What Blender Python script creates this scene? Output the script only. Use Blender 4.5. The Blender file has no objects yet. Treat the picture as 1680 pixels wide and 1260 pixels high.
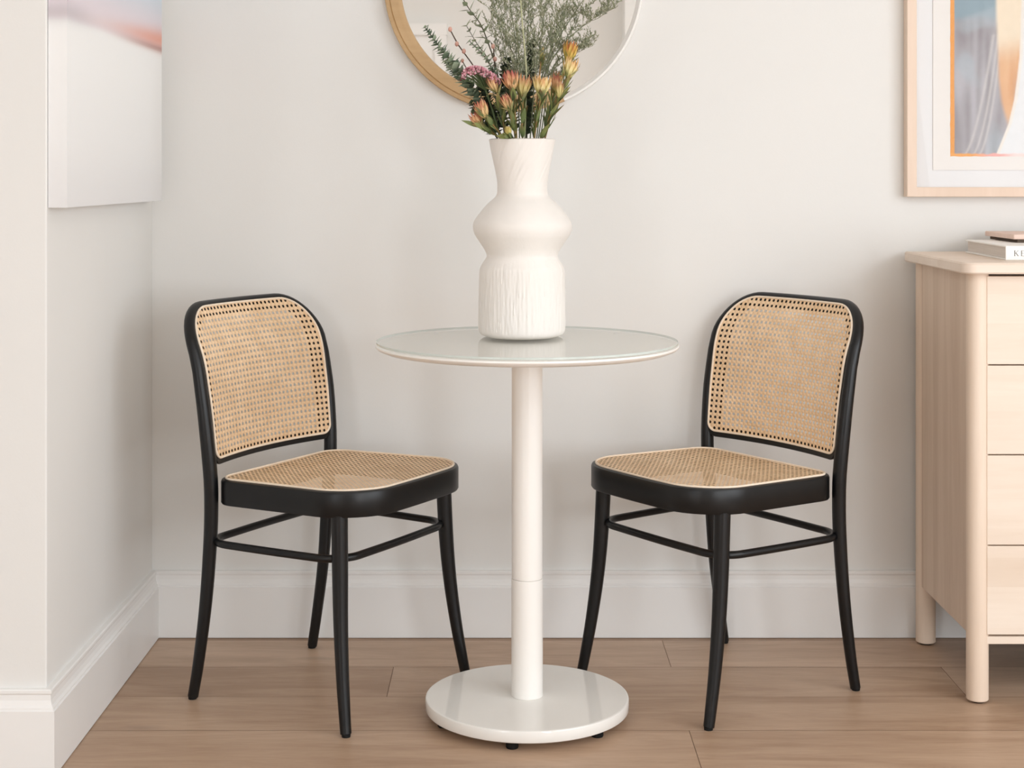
import bpy, bmesh, math, random
from mathutils import Vector, Matrix, noise

random.seed(7)
scene = bpy.context.scene
COL = scene.collection
PI = math.pi
F_PX, CX, CY, HC = 2557.0, 832.0, 286.0, 1.085      # focal length in pixels, principal point, camera height


def at(px, py, d):
    """world point that the photograph shows at (px, py), d metres in front of the camera"""
    return Vector(((px - CX) * d / F_PX, d, HC - (py - CY) * d / F_PX))


def lin(c):
    return tuple((v / 255 / 12.92) if v / 255 <= 0.04045 else ((v / 255 + 0.055) / 1.055) ** 2.4 for v in c)


# ------------------------------------------------------------------ materials
def new_mat(name):
    m = bpy.data.materials.new(name)
    m.use_nodes = True
    nt = m.node_tree
    b = nt.nodes['Principled BSDF']
    return m, nt, b


def N(nt, kind, **kw):
    n = nt.nodes.new(kind)
    for k, v in kw.items():
        if k in n.inputs.keys():
            n.inputs[k].default_value = v
        else:
            setattr(n, k, v)
    return n


def paint(name, rgb, rough=0.5, spec=0.5, var=0.03, scale=6.0, bump=0.0, bscale=200.0, metal=0.0, coat=0.0, stretch=(1, 1, 1)):
    """painted or plain surface: faint tonal noise and optional fine bump"""
    m, nt, b = new_mat(name)
    tc = N(nt, 'ShaderNodeTexCoord')
    mp = N(nt, 'ShaderNodeMapping')
    mp.inputs['Scale'].default_value = stretch
    nt.links.new(tc.outputs['Object'], mp.inputs['Vector'])
    nz = N(nt, 'ShaderNodeTexNoise', Scale=scale, Detail=4.0)
    nt.links.new(mp.outputs['Vector'], nz.inputs['Vector'])
    rp = N(nt, 'ShaderNodeValToRGB')
    c = lin(rgb)
    rp.color_ramp.elements[0].position = 0.3
    rp.color_ramp.elements[1].position = 0.7
    rp.color_ramp.elements[0].color = tuple(v * (1 - var) for v in c) + (1,)
    rp.color_ramp.elements[1].color = tuple(min(1, v * (1 + var)) for v in c) + (1,)
    nt.links.new(nz.outputs['Fac'], rp.inputs['Fac'])
    nt.links.new(rp.outputs['Color'], b.inputs['Base Color'])
    b.inputs['Roughness'].default_value = rough
    b.inputs['Specular IOR Level'].default_value = spec
    b.inputs['Metallic'].default_value = metal
    b.inputs['Coat Weight'].default_value = coat
    if bump:
        n2 = N(nt, 'ShaderNodeTexNoise', Scale=bscale, Detail=3.0)
        nt.links.new(mp.outputs['Vector'], n2.inputs['Vector'])
        bp = N(nt, 'ShaderNodeBump', Strength=bump, Distance=0.002)
        nt.links.new(n2.outputs['Fac'], bp.inputs['Height'])
        nt.links.new(bp.outputs['Normal'], b.inputs['Normal'])
    return m


def wood(name, dark, light, axis='X', rough=0.5, scale=9.0, stave=0.0, spec=0.35):
    """straight grained wood; axis = grain direction; stave = width of glued staves across the grain (in y)"""
    m, nt, b = new_mat(name)
    tc = N(nt, 'ShaderNodeTexCoord')
    mp = N(nt, 'ShaderNodeMapping')
    s = {'X': (0.08, 1, 1), 'Y': (1, 0.08, 1), 'Z': (1, 1, 0.08)}[axis]
    mp.inputs['Scale'].default_value = s
    nt.links.new(tc.outputs['Object'], mp.inputs['Vector'])
    n1 = N(nt, 'ShaderNodeTexNoise', Scale=scale, Detail=6.0, Roughness=0.6, Distortion=0.6)
    nt.links.new(mp.outputs['Vector'], n1.inputs['Vector'])
    n2 = N(nt, 'ShaderNodeTexNoise', Scale=scale * 14, Detail=3.0)
    nt.links.new(mp.outputs['Vector'], n2.inputs['Vector'])
    mx = N(nt, 'ShaderNodeMath', operation='MULTIPLY_ADD')
    mx.inputs[1].default_value = 0.25
    nt.links.new(n2.outputs['Fac'], mx.inputs[0])
    nt.links.new(n1.outputs['Fac'], mx.inputs[2])
    fac = mx.outputs[0]
    if stave:
        sp = N(nt, 'ShaderNodeSeparateXYZ')
        nt.links.new(tc.outputs['Object'], sp.inputs['Vector'])
        dv = N(nt, 'ShaderNodeMath', operation='DIVIDE')
        dv.inputs[1].default_value = stave
        nt.links.new(sp.outputs['Y' if axis != 'X' else 'Z'], dv.inputs[0])
        fl = N(nt, 'ShaderNodeMath', operation='FLOOR')
        nt.links.new(dv.outputs[0], fl.inputs[0])
        wn = N(nt, 'ShaderNodeTexWhiteNoise', noise_dimensions='1D')
        nt.links.new(fl.outputs[0], wn.inputs['W'])
        ad = N(nt, 'ShaderNodeMath', operation='MULTIPLY_ADD')
        ad.inputs[1].default_value = 0.28
        nt.links.new(wn.outputs['Value'], ad.inputs[0])
        nt.links.new(fac, ad.inputs[2])
        fac = ad.outputs[0]
    rp = N(nt, 'ShaderNodeValToRGB')
    rp.color_ramp.elements[0].position = 0.4
    rp.color_ramp.elements[1].position = 0.95 if not stave else 1.1
    rp.color_ramp.elements[0].color = lin(dark) + (1,)
    rp.color_ramp.elements[1].color = lin(light) + (1,)
    nt.links.new(fac, rp.inputs['Fac'])
    nt.links.new(rp.outputs['Color'], b.inputs['Base Color'])
    b.inputs['Roughness'].default_value = rough
    b.inputs['Specular IOR Level'].default_value = spec
    return m


def vcol_mat(name, rough=0.6, spec=0.3, noise_amt=0.0, trans=0.0):
    """colours come from the mesh's colour attribute"""
    m, nt, b = new_mat(name)
    a = N(nt, 'ShaderNodeAttribute', attribute_name='Col')
    out = a.outputs['Color']
    if noise_amt:
        tc = N(nt, 'ShaderNodeTexCoord')
        nz = N(nt, 'ShaderNodeTexNoise', Scale=60.0, Detail=5.0)
        nt.links.new(tc.outputs['Object'], nz.inputs['Vector'])
        hs = N(nt, 'ShaderNodeMath', operation='MULTIPLY_ADD')
        hs.inputs[1].default_value = noise_amt * 2
        hs.inputs[2].default_value = 1 - noise_amt
        nt.links.new(nz.outputs['Fac'], hs.inputs[0])
        vm = N(nt, 'ShaderNodeVectorMath', operation='SCALE')
        nt.links.new(out, vm.inputs[0])
        nt.links.new(hs.outputs[0], vm.inputs['Scale'])
        out = vm.outputs['Vector']
    nt.links.new(out, b.inputs['Base Color'])
    b.inputs['Roughness'].default_value = rough
    b.inputs['Specular IOR Level'].default_value = spec
    if trans:
        t = N(nt, 'ShaderNodeBsdfTranslucent')
        nt.links.new(out, t.inputs['Color'])
        mx = N(nt, 'ShaderNodeMixShader')
        mx.inputs[0].default_value = trans
        o = nt.nodes['Material Output']
        nt.links.new(b.outputs[0], mx.inputs[1])
        nt.links.new(t.outputs[0], mx.inputs[2])
        nt.links.new(mx.outputs[0], o.inputs['Surface'])
    return m


def cane_mat(name, pitch=0.0122, r=0.25):
    """woven cane: octagonal openings on a square grid (UV in metres), open to see through"""
    m, nt, b = new_mat(name)
    L = nt.links.new
    uv = N(nt, 'ShaderNodeUVMap', uv_map='UVMap')
    sp = N(nt, 'ShaderNodeSeparateXYZ')
    L(uv.outputs['UV'], sp.inputs['Vector'])

    def M(op, a, bb=None, c=None):
        n = N(nt, 'ShaderNodeMath', operation=op)
        for i, v in enumerate((a, bb, c)):
            if v is None:
                continue
            if isinstance(v, (int, float)):
                n.inputs[i].default_value = v
            else:
                L(v, n.inputs[i])
        return n.outputs[0]
    gx, gy = M('DIVIDE', sp.outputs['X'], pitch), M('DIVIDE', sp.outputs['Y'], pitch)
    ax = M('ABSOLUTE', M('SUBTRACT', M('FRACT', gx), 0.5))
    ay = M('ABSOLUTE', M('SUBTRACT', M('FRACT', gy), 0.5))
    oct_ = M('MAXIMUM', M('MAXIMUM', ax, ay), M('MULTIPLY', M('ADD', ax, ay), 0.72))
    solid = N(nt, 'ShaderNodeMapRange', interpolation_type='SMOOTHSTEP')
    solid.inputs['From Min'].default_value = r - 0.03
    solid.inputs['From Max'].default_value = r + 0.03
    L(oct_, solid.inputs['Value'])
    # strands: pairs of vertical and horizontal strands, one diagonal each way
    sv = M('SINE', M('MULTIPLY', M('ADD', gx, gy), 2 * PI))
    sd = M('SINE', M('MULTIPLY', M('SUBTRACT', gx, gy), 2 * PI))
    hv = M('COSINE', M('MULTIPLY', gx, 4 * PI))
    hh = M('COSINE', M('MULTIPLY', gy, 4 * PI))
    h = M('ADD', M('ADD', sv, sd), M('MULTIPLY', M('ADD', hv, hh), 0.7))
    tc = N(nt, 'ShaderNodeTexCoord')
    nz = N(nt, 'ShaderNodeTexNoise', Scale=25.0, Detail=4.0)
    L(tc.outputs['Object'], nz.inputs['Vector'])
    fac = M('ADD', M('MULTIPLY', h, 0.07), M('MULTIPLY_ADD', nz.outputs['Fac'], 0.8, 0.1))
    rp = N(nt, 'ShaderNodeValToRGB')
    rp.color_ramp.elements[0].position = 0.2
    rp.color_ramp.elements[1].position = 0.8
    rp.color_ramp.elements[0].color = lin((216, 180, 138)) + (1,)
    rp.color_ramp.elements[1].color = lin((246, 216, 180)) + (1,)
    L(fac, rp.inputs['Fac'])
    L(rp.outputs['Color'], b.inputs['Base Color'])
    b.inputs['Roughness'].default_value = 0.5
    bp = N(nt, 'ShaderNodeBump', Strength=0.35, Distance=0.001)
    L(h, bp.inputs['Height'])
    L(bp.outputs['Normal'], b.inputs['Normal'])
    L(solid.outputs['Result'], b.inputs['Alpha'])
    return m


def glass_mat(name, tint=(1, 1, 1), gloss=1.0):
    """thin clear pane: transparent with a Fresnel reflection"""
    m, nt, b = new_mat(name)
    nt.nodes.remove(b)
    o = nt.nodes['Material Output']
    t = N(nt, 'ShaderNodeBsdfTransparent')
    t.inputs['Color'].default_value = tint + (1,)
    g = N(nt, 'ShaderNodeBsdfGlossy', Roughness=0.02)
    fr = N(nt, 'ShaderNodeFresnel', IOR=1.5)
    k = N(nt, 'ShaderNodeMath', operation='MULTIPLY')
    k.inputs[1].default_value = gloss
    nt.links.new(fr.outputs[0], k.inputs[0])
    ge = N(nt, 'ShaderNodeNewGeometry')
    inv = N(nt, 'ShaderNodeMath', operation='SUBTRACT')
    inv.inputs[0].default_value = 1.0
    nt.links.new(ge.outputs['Backfacing'], inv.inputs[1])
    k2 = N(nt, 'ShaderNodeMath', operation='MULTIPLY')
    nt.links.new(k.outputs[0], k2.inputs[0])
    nt.links.new(inv.outputs[0], k2.inputs[1])
    k = k2
    mx = N(nt, 'ShaderNodeMixShader')
    nt.links.new(k.outputs[0], mx.inputs[0])
    nt.links.new(t.outputs[0], mx.inputs[1])
    nt.links.new(g.outputs[0], mx.inputs[2])
    nt.links.new(mx.outputs[0], o.inputs['Surface'])
    return m


def floor_mat(name):
    m, nt, b = new_mat(name)
    L = nt.links.new
    a = N(nt, 'ShaderNodeAttribute', attribute_name='Col')       # r = plank tone, g / b = offset of the grain
    tc = N(nt, 'ShaderNodeTexCoord')
    sp = N(nt, 'ShaderNodeSeparateColor')
    L(a.outputs['Color'], sp.inputs[0])
    cb = N(nt, 'ShaderNodeCombineXYZ')
    L(sp.outputs[1], cb.inputs[0])
    L(sp.outputs[2], cb.inputs[1])
    sc = N(nt, 'ShaderNodeVectorMath', operation='SCALE')
    L(cb.outputs[0], sc.inputs[0])
    sc.inputs['Scale'].default_value = 37.0
    ad = N(nt, 'ShaderNodeVectorMath', operation='ADD')
    L(tc.outputs['Object'], ad.inputs[0])
    L(sc.outputs['Vector'], ad.inputs[1])
    mp = N(nt, 'ShaderNodeMapping')
    mp.inputs['Scale'].default_value = (0.13, 1, 1)
    L(ad.outputs['Vector'], mp.inputs['Vector'])
    n1 = N(nt, 'ShaderNodeTexNoise', Scale=14.0, Detail=7.0, Roughness=0.62, Distortion=1.2)
    L(mp.outputs['Vector'], n1.inputs['Vector'])
    n2 = N(nt, 'ShaderNodeTexNoise', Scale=160.0, Detail=3.0)
    L(mp.outputs['Vector'], n2.inputs['Vector'])
    n3 = N(nt, 'ShaderNodeTexNoise', Scale=3.0, Detail=2.0)
    L(ad.outputs['Vector'], n3.inputs['Vector'])

    def MA(x, k, c):
        n = N(nt, 'ShaderNodeMath', operation='MULTIPLY_ADD')
        L(x, n.inputs[0])
        n.inputs[1].default_value = k
        if isinstance(c, float):
            n.inputs[2].default_value = c
        else:
            L(c, n.inputs[2])
        return n.outputs[0]
    f = MA(n1.outputs['Fac'], 0.75, MA(n2.outputs['Fac'], 0.18, MA(sp.outputs[0], 0.42, MA(n3.outputs['Fac'], 0.3, -0.42))))
    rp = N(nt, 'ShaderNodeValToRGB')
    rp.color_ramp.elements[0].position = 0.15
    rp.color_ramp.elements[1].position = 0.8
    rp.color_ramp.elements[0].color = lin((164, 134, 109)) + (1,)
    rp.color_ramp.elements[1].color = lin((219, 191, 166)) + (1,)
    L(f, rp.inputs['Fac'])
    # occasional dark knots
    vo = N(nt, 'ShaderNodeTexVoronoi', Scale=2.3)
    mpk = N(nt, 'ShaderNodeMapping')
    mpk.inputs['Scale'].default_value = (0.6, 1.6, 1)
    L(ad.outputs['Vector'], mpk.inputs['Vector'])
    L(mpk.outputs['Vector'], vo.inputs['Vector'])
    kr = N(nt, 'ShaderNodeMapRange')
    kr.inputs['From Min'].default_value = 0.015
    kr.inputs['From Max'].default_value = 0.075
    kr.inputs['To Min'].default_value = 0.35
    kr.inputs['To Max'].default_value = 0.0
    L(vo.outputs['Distance'], kr.inputs['Value'])
    mx = N(nt, 'ShaderNodeMix', data_type='RGBA')
    L(kr.outputs['Result'], mx.inputs['Factor'])
    L(rp.outputs['Color'], mx.inputs['A'])
    mx.inputs['B'].default_value = lin((128, 110, 98)) + (1,)
    L(mx.outputs['Result'], b.inputs['Base Color'])
    b.inputs['Roughness'].default_value = 0.42
    b.inputs['Specular IOR Level'].default_value = 0.4
    bp = N(nt, 'ShaderNodeBump', Strength=0.06, Distance=0.002)
    L(n1.outputs['Fac'], bp.inputs['Height'])
    L(bp.outputs['Normal'], b.inputs['Normal'])
    return m


M = {}
M['wall'] = paint('wall_paint', (229, 228, 225), 0.85, 0.2, 0.012, 1.5, 0.05, 260)
M['trim'] = paint('trim_paint', (236, 235, 233), 0.4, 0.4, 0.01, 2.0)
M['ceiling'] = paint('ceiling_paint', (240, 238, 234), 0.9, 0.2, 0.01, 2.0)
M['floor'] = floor_mat('oak_planks')
M['gap'] = paint('plank_gap', (138, 114, 96), 0.8, 0.1)
M['black'] = paint('black_lacquer', (13, 13, 14), 0.36, 0.38, 0.06, 30, 0.03, 400)
M['rubber'] = paint('black_rubber', (18, 18, 18), 0.7, 0.3)
M['cane'] = cane_mat('woven_cane')
M['reed'] = paint('cane_edging', (240, 222, 200), 0.5, 0.3, 0.05, 60)
M['cream'] = paint('cream_lacquer', (243, 240, 235), 0.28, 0.5, 0.01, 3)
M['cream_gloss'] = paint('cream_gloss', (236, 234, 229), 0.07, 0.5, 0.01, 3)
M['glass'] = glass_mat('clear_glass', (0.985, 0.99, 0.985), 0.8)
M['pane'] = glass_mat('picture_glass', (0.98, 0.98, 0.98), 0.5)
M['glass_edge'] = paint('glass_edge', (206, 214, 209), 0.15, 0.5, 0.04, 40)
M['vase'] = paint('white_stoneware', (234, 229, 223), 0.8, 0.2, 0.035, 14, 0.25, 120, stretch=(1, 1, 0.4))
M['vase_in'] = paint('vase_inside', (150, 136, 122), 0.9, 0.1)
M['birch_v'] = wood('bleached_wood_side', (204, 180, 158), (230, 210, 191), 'Z', 0.5, 12, 0.042)
M['birch_p'] = wood('bleached_wood_post', (222, 200, 179), (237, 220, 203), 'Z', 0.5, 10)
M['birch_h'] = wood('bleached_wood_front', (222, 203, 184), (236, 222, 207), 'X', 0.5, 8, 0.06)
M['birch_t'] = wood('bleached_wood_top', (222, 203, 185), (237, 222, 208), 'X', 0.5, 8, 0.05)
M['oak'] = wood('golden_oak', (178, 144, 102), (204, 172, 130), 'X', 0.5, 7)
M['whitewash'] = paint('white_frame_paint', (242, 240, 236), 0.45, 0.4, 0.02, 20)
M['mirror'] = new_mat('mirror_silver')[0]
_b = M['mirror'].node_tree.nodes['Principled BSDF']
_b.inputs['Metallic'].default_value = 1.0
_b.inputs['Roughness'].default_value = 0.015
_b.inputs['Base Color'].default_value = (0.93, 0.93, 0.92, 1)
M['frame'] = wood('maple_frame', (221, 197, 177), (234, 213, 195), 'Z', 0.5, 8)
M['mat'] = paint('white_mat_board', (232, 232, 233), 0.9, 0.1, 0.005, 2)
M['paper'] = paint('art_paper', (236, 232, 228), 0.9, 0.1, 0.01, 20)
M['vcol'] = vcol_mat('painted_colours', 0.8, 0.1, 0.06)
M['canvas'] = vcol_mat('canvas_print', 0.75, 0.15, 0.0)
M['plant'] = vcol_mat('petals_and_leaves', 0.6, 0.25, 0.12, 0.2)
M['page'] = paint('book_pages', (214, 206, 198), 0.9, 0.1, 0.08, 6, stretch=(1, 1, 90))
M['cover'] = paint('white_book_cover', (243, 241, 237), 0.5, 0.3, 0.01, 8)
M['ink'] = paint('grey_ink', (120, 116, 112), 0.8, 0.1)
M['tray'] = wood('pink_wood', (222, 192, 176), (238, 214, 200), 'X', 0.5, 9)
M['trayfoot'] = paint('dark_underside', (96, 84, 74), 0.8, 0.1)
M['metal'] = paint('window_frame_paint', (240, 240, 240), 0.4)


# ------------------------------------------------------------------ object helpers
def link(name, me, m, parent=None):
    o = bpy.data.objects.new(name, me)
    COL.objects.link(o)
    for mm in (m if isinstance(m, (list, tuple)) else [m]):
        me.materials.append(mm)
    if parent:
        o.parent = parent
    return o


def from_bm(name, bm, m, parent=None, smooth=True, angle=40, recalc=True):
    if recalc:
        bmesh.ops.recalc_face_normals(bm, faces=bm.faces)
    me = bpy.data.meshes.new(name)
    bm.to_mesh(me)
    bm.free()
    if smooth:
        me.polygons.foreach_set('use_smooth', [True] * len(me.polygons))
        me.set_sharp_from_angle(angle=math.radians(angle))
    return link(name, me, m, parent)


def tag(o, label=None, cat=None, group=None, kind=None):
    for k, v in (('label', label), ('category', cat), ('group', group), ('kind', kind)):
        if v:
            o[k] = v
    return o


def empty(name, loc=(0, 0, 0), rz=0.0):
    o = bpy.data.objects.new(name, None)
    COL.objects.link(o)
    o.location = loc
    o.rotation_euler = (0, 0, rz)
    o.empty_display_size = 0.05
    return o


def box_bm(lo, hi, bevel=0.0, seg=2, bm=None):
    b2 = bmesh.new()
    vs = [b2.verts.new((x, y, z)) for z in (lo[2], hi[2]) for y in (lo[1], hi[1]) for x in (lo[0], hi[0])]
    for f in ((0, 2, 3, 1), (4, 5, 7, 6), (0, 1, 5, 4), (1, 3, 7, 5), (3, 2, 6, 7), (2, 0, 4, 6)):
        b2.faces.new([vs[i] for i in f])
    if bevel:
        bmesh.ops.bevel(b2, geom=list(b2.edges), offset=bevel, segments=seg, profile=0.5, affect='EDGES')
    if bm is None:
        return b2
    me = bpy.data.meshes.new('tmp')
    b2.to_mesh(me)
    b2.free()
    bm.from_mesh(me)
    bpy.data.meshes.remove(me)
    return bm


def frames(pts, closed=False):
    n = len(pts)
    tang = []
    for i in range(n):
        if closed:
            t = pts[(i + 1) % n] - pts[i - 1]
        else:
            t = pts[min(i + 1, n - 1)] - pts[max(i - 1, 0)]
        tang.append(t.normalized())
    up = Vector((0, 0, 1)) if abs(tang[0].z) < 0.9 else Vector((1, 0, 0))
    u = (up - tang[0] * up.dot(tang[0])).normalized()
    out = []
    for t in tang:
        u = (u - t * u.dot(t))
        u = u.normalized() if u.length > 1e-6 else t.orthogonal().normalized()
        out.append((t, u, t.cross(u)))
    return out


def tube(bm, pts, rad, n=14, closed=False, cap=True, squash=1.0):
    pts = [Vector(p) for p in pts]
    if isinstance(rad, (int, float)):
        rad = [rad] * len(pts)
    fr = frames(pts, closed)
    rings = []
    for p, r, (t, u, v) in zip(pts, rad, fr):
        rings.append([bm.verts.new(p + (u * math.cos(a) + v * math.sin(a) * squash) * r) for a in [2 * PI * k / n for k in range(n)]])
    m = len(rings)
    for i in range(m if closed else m - 1):
        A, B = rings[i], rings[(i + 1) % m]
        for k in range(n):
            bm.faces.new((A[k], A[(k + 1) % n], B[(k + 1) % n], B[k]))
    if cap and not closed:
        bm.faces.new(rings[0][::-1])
        bm.faces.new(rings[-1])
    return rings


def lathe(bm, prof, n=64, mat_of=None, c=(0, 0)):
    """prof: (r, z) list from bottom to top; r = 0 closes the end"""
    rings = []
    for r, z in prof:
        if r <= 1e-6:
            rings.append([bm.verts.new((c[0], c[1], z))])
        else:
            rings.append([bm.verts.new((c[0] + r * math.cos(2 * PI * k / n), c[1] + r * math.sin(2 * PI * k / n), z)) for k in range(n)])
    for i in range(len(rings) - 1):
        A, B = rings[i], rings[i + 1]
        for k in range(n):
            k2 = (k + 1) % n
            if len(A) == 1 and len(B) == 1:
                continue
            if len(A) == 1:
                f = bm.faces.new((A[0], B[k2], B[k]))
            elif len(B) == 1:
                f = bm.faces.new((A[k], A[k2], B[0]))
            else:
                f = bm.faces.new((A[k], A[k2], B[k2], B[k]))
            if mat_of:
                f.material_index = mat_of(i)
    return rings


def round_poly(corners, radii, seg=10):
    """rounded polygon (counter-clockwise corners) as a list of 2D points"""
    out = []
    n = len(corners)
    for i in range(n):
        p, a, b = Vector(corners[i]), Vector(corners[i - 1]), Vector(corners[(i + 1) % n])
        r = radii[i]
        da, db = (a - p).normalized(), (b - p).normalized()
        half = da.angle(db) / 2
        L = r / math.tan(half)
        c = p + (da + db).normalized() * (r / math.sin(half))
        s, e = p + da * L - c, p + db * L - c
        a0, a1 = math.atan2(s.y, s.x), math.atan2(e.y, e.x)
        while a1 < a0:
            a1 += 2 * PI
        if a1 - a0 > PI:
            a1 -= 2 * PI
        for k in range(seg + 1):
            t = a0 + (a1 - a0) * k / seg
            out.append(c + Vector((math.cos(t), math.sin(t))) * r)
    return out


def densify(poly, step):
    out = []
    for i, p in enumerate(poly):
        q = poly[(i + 1) % len(poly)]
        k = max(1, int((q - p).length / step))
        for j in range(k):
            out.append(p + (q - p) * j / k)
    return out


def inset(poly, d):
    out = []
    n = len(poly)
    for i in range(n):
        t = (poly[(i + 1) % n] - poly[i - 1]).normalized()
        out.append(poly[i] + Vector((-t.y, t.x)) * d)
    return out


def ring_sweep(bm, poly, prof, fn):
    """sweep a closed profile [(inset, height)] round a closed outline; fn(p2, height) -> Vector"""
    cols = [inset(poly, d) for d, h in prof]
    V = [[bm.verts.new(fn(cols[j][i], prof[j][1])) for j in range(len(prof))] for i in range(len(poly))]
    n, m = len(poly), len(prof)
    for i in range(n):
        for j in range(m):
            bm.faces.new((V[i][j], V[(i + 1) % n][j], V[(i + 1) % n][(j + 1) % m], V[i][(j + 1) % m]))


def disc_fill(poly, rings, fn):
    """mesh filling an outline with concentric rings; UV in metres"""
    bm = bmesh.new()
    uvl = bm.loops.layers.uv.new('UVMap')
    c = Vector((sum(p.x for p in poly) / len(poly), sum(p.y for p in poly) / len(poly)))
    n = len(poly)
    P = {}
    cv = bm.verts.new(fn(c, 0))
    P[cv] = c
    prev = None
    for k in range(1, rings + 1):
        t = k / rings
        ring = []
        for p in poly:
            q = c + (p - c) * t
            v = bm.verts.new(fn(q, 0))
            P[v] = q
            ring.append(v)
        for i in range(n):
            j = (i + 1) % n
            f = bm.faces.new((cv, ring[i], ring[j])) if prev is None else bm.faces.new((prev[i], ring[i], ring[j], prev[j]))
        prev = ring
    for f in bm.faces:
        for l in f.loops:
            l[uvl].uv = P[l.vert]
    return bm


def bez(a, b, c, n):
    return [a * (1 - t) ** 2 + b * 2 * t * (1 - t) + c * t * t for t in [k / n for k in range(n + 1)]]


# ------------------------------------------------------------------ room shell
XL, YB, YR = -0.8337, 3.663, 2.822          # left wall, back wall, return wall facing the camera
XR, XFL, YF, ZC = 2.75, -3.0, -2.2, 2.62


def struct(name, bm, m, smooth=False):
    return tag(from_bm(name, bm, m, None, smooth), kind='structure')


struct('wall_back', box_bm((XL - 0.1, YB, -0.02), (XR + 0.1, YB + 0.1, ZC)), M['wall'])
# left wall with its outside corner (its end faces the camera)
struct('wall_left', box_bm((XL - 0.1, YR, -0.02), (XL, YB, ZC), 0.003, 3), M['wall'])
struct('wall_return', box_bm((XFL - 0.1, YR + 0.0004, -0.02), (XL - 0.09, YR + 0.1, ZC)), M['wall'])
struct('wall_far_left', box_bm((XFL - 0.1, YF, -0.02), (XFL, YR, ZC)), M['wall'])
struct('ceiling', box_bm((XFL - 0.1, YF - 0.1, ZC), (XR + 0.1, YB + 0.1, ZC + 0.1)), M['ceiling'])

# right wall with the window opening that lets the daylight in
WY0, WY1, WZ0, WZ1 = -0.7, 2.1, 0.45, 2.35
bm = box_bm((XR, YF, -0.02), (XR + 0.1, WY0, ZC))
box_bm((XR, WY1, -0.02), (XR + 0.1, YB, ZC), bm=bm)
box_bm((XR, WY0, -0.02), (XR + 0.1, WY1, WZ0), bm=bm)
box_bm((XR, WY0, WZ1), (XR + 0.1, WY1, ZC), bm=bm)
struct('wall_right', bm, M['wall'])
bm = bmesh.new()
for y in (WY0, (WY0 + WY1) / 2 - 0.025, WY1 - 0.05):
    box_bm((XR + 0.03, y, WZ0), (XR + 0.08, y + 0.05, WZ1), bm=bm)
for z in (WZ0, WZ1 - 0.05):
    box_bm((XR + 0.03, WY0, z), (XR + 0.08, WY1, z + 0.05), bm=bm)
struct('window_1', bm, M['metal'])

# wall behind the camera (seen in the mirror): white door at its left, a projecting pier at its right
struct('wall_front', box_bm((XFL, YF - 0.1, -0.02), (XR, YF, ZC)), M['wall'])
struct('wall_pier', box_bm((0.70, YF, -0.02), (1.25, YF + 0.25, ZC)), M['wall'])
bm = box_bm((-1.349, YF, 0.0), (-0.441, YF + 0.04, 1.9299))
for x in (-1.42, -0.44):
    box_bm((x, YF, 0.0), (x + 0.07, YF + 0.055, 1.93), bm=bm)
box_bm((-1.425, YF, 1.9301), (-0.365, YF + 0.058, 2.0), bm=bm)
box_bm((-1.25, YF + 0.04, 1.1), (-0.54, YF + 0.048, 1.82), bm=bm)
box_bm((-1.25, YF + 0.04, 0.15), (-0.54, YF + 0.048, 0.98), bm=bm)
struct('door_1', bm, M['trim'])

# floor: one mesh of planks laid side to side, thin open joints
bm = bmesh.new()
cl = bm.loops.layers.float_color.new('Col')
W, G = 0.1962, 0.0006
rows = []
y = 3.433 + W * 2
k = 0
fixed = {0: [0.361], 1: [-0.25, 0.955], 2: [1.6, -1.3], 3: [0.355]}
while y > YF - 0.2:
    y0 = y - W
    if y0 < YB:
        idx = round((3.433 + W - y) / W)
        js = fixed.get(idx)
        if js is None:
            s = random.uniform(-2.8, -1.2)
            js = [s + i * random.uniform(1.5, 2.1) for i in range(4)]
        js = [XFL - 0.3] + sorted(j for j in js if XFL < j < XR) + [XR + 0.3]
        for a, b_ in zip(js, js[1:]):
            col = (random.random(), random.random(), random.random(), 1)
            if idx == 1 and a < -0.3:
                col = (0.05, 0.3, 0.7, 1)
            if idx == 0:
                col = (0.45 if a < 0 else 0.5, col[1], col[2], 1)
            vs = [bm.verts.new(p) for p in ((a + G, y0 + G, 0), (b_ - G, y0 + G, 0), (b_ - G, min(y, YB + 0.05) - G, 0), (a + G, min(y, YB + 0.05) - G, 0))]
            f = bm.faces.new(vs)
            for l in f.loops:
                l[cl] = col
    y = y0
box_bm((XFL - 0.3, YF - 0.2, -0.05), (XR + 0.3, YB + 0.1, -0.0012), bm=bm)
for f in bm.faces:
    if f.calc_center_median().z < -0.0005:
        f.material_index = 1
o = from_bm('floor', bm, [M['floor'], M['gap']], None, False, recalc=False)
tag(o, kind='structure')

PROF = [(0.0, 0.1555), (0.010, 0.1555), (0.0125, 0.1535), (0.0125, 0.149), (0.0105, 0.1455), (0.011, 0.136), (0.013, 0.128),
        (0.0165, 0.1235), (0.0165, 0.1205), (0.0195, 0.1185), (0.0195, 0.0015), (0.0, 0.0015)]


def baseboard(name, start, end):
    bm = bmesh.new()
    A = [bm.verts.new(start(o_) + (z,)) for o_, z in PROF]
    B = [bm.verts.new(end(o_) + (z,)) for o_, z in PROF]
    n = len(PROF)
    for i in range(n):
        bm.faces.new((A[i], A[(i + 1) % n], B[(i + 1) % n], B[i]))
    bm.faces.new(A)
    bm.faces.new(B[::-1])
    struct(name, bm, M['trim'])


baseboard('baseboard_back', lambda o_: (XL + o_, YB - o_), lambda o_: (XR, YB - o_))
baseboard('baseboard_left', lambda o_: (XL + o_, YR - o_), lambda o_: (XL + o_, YB - o_))
baseboard('baseboard_return', lambda o_: (XFL, YR - o_), lambda o_: (XL + o_, YR - o_))

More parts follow.
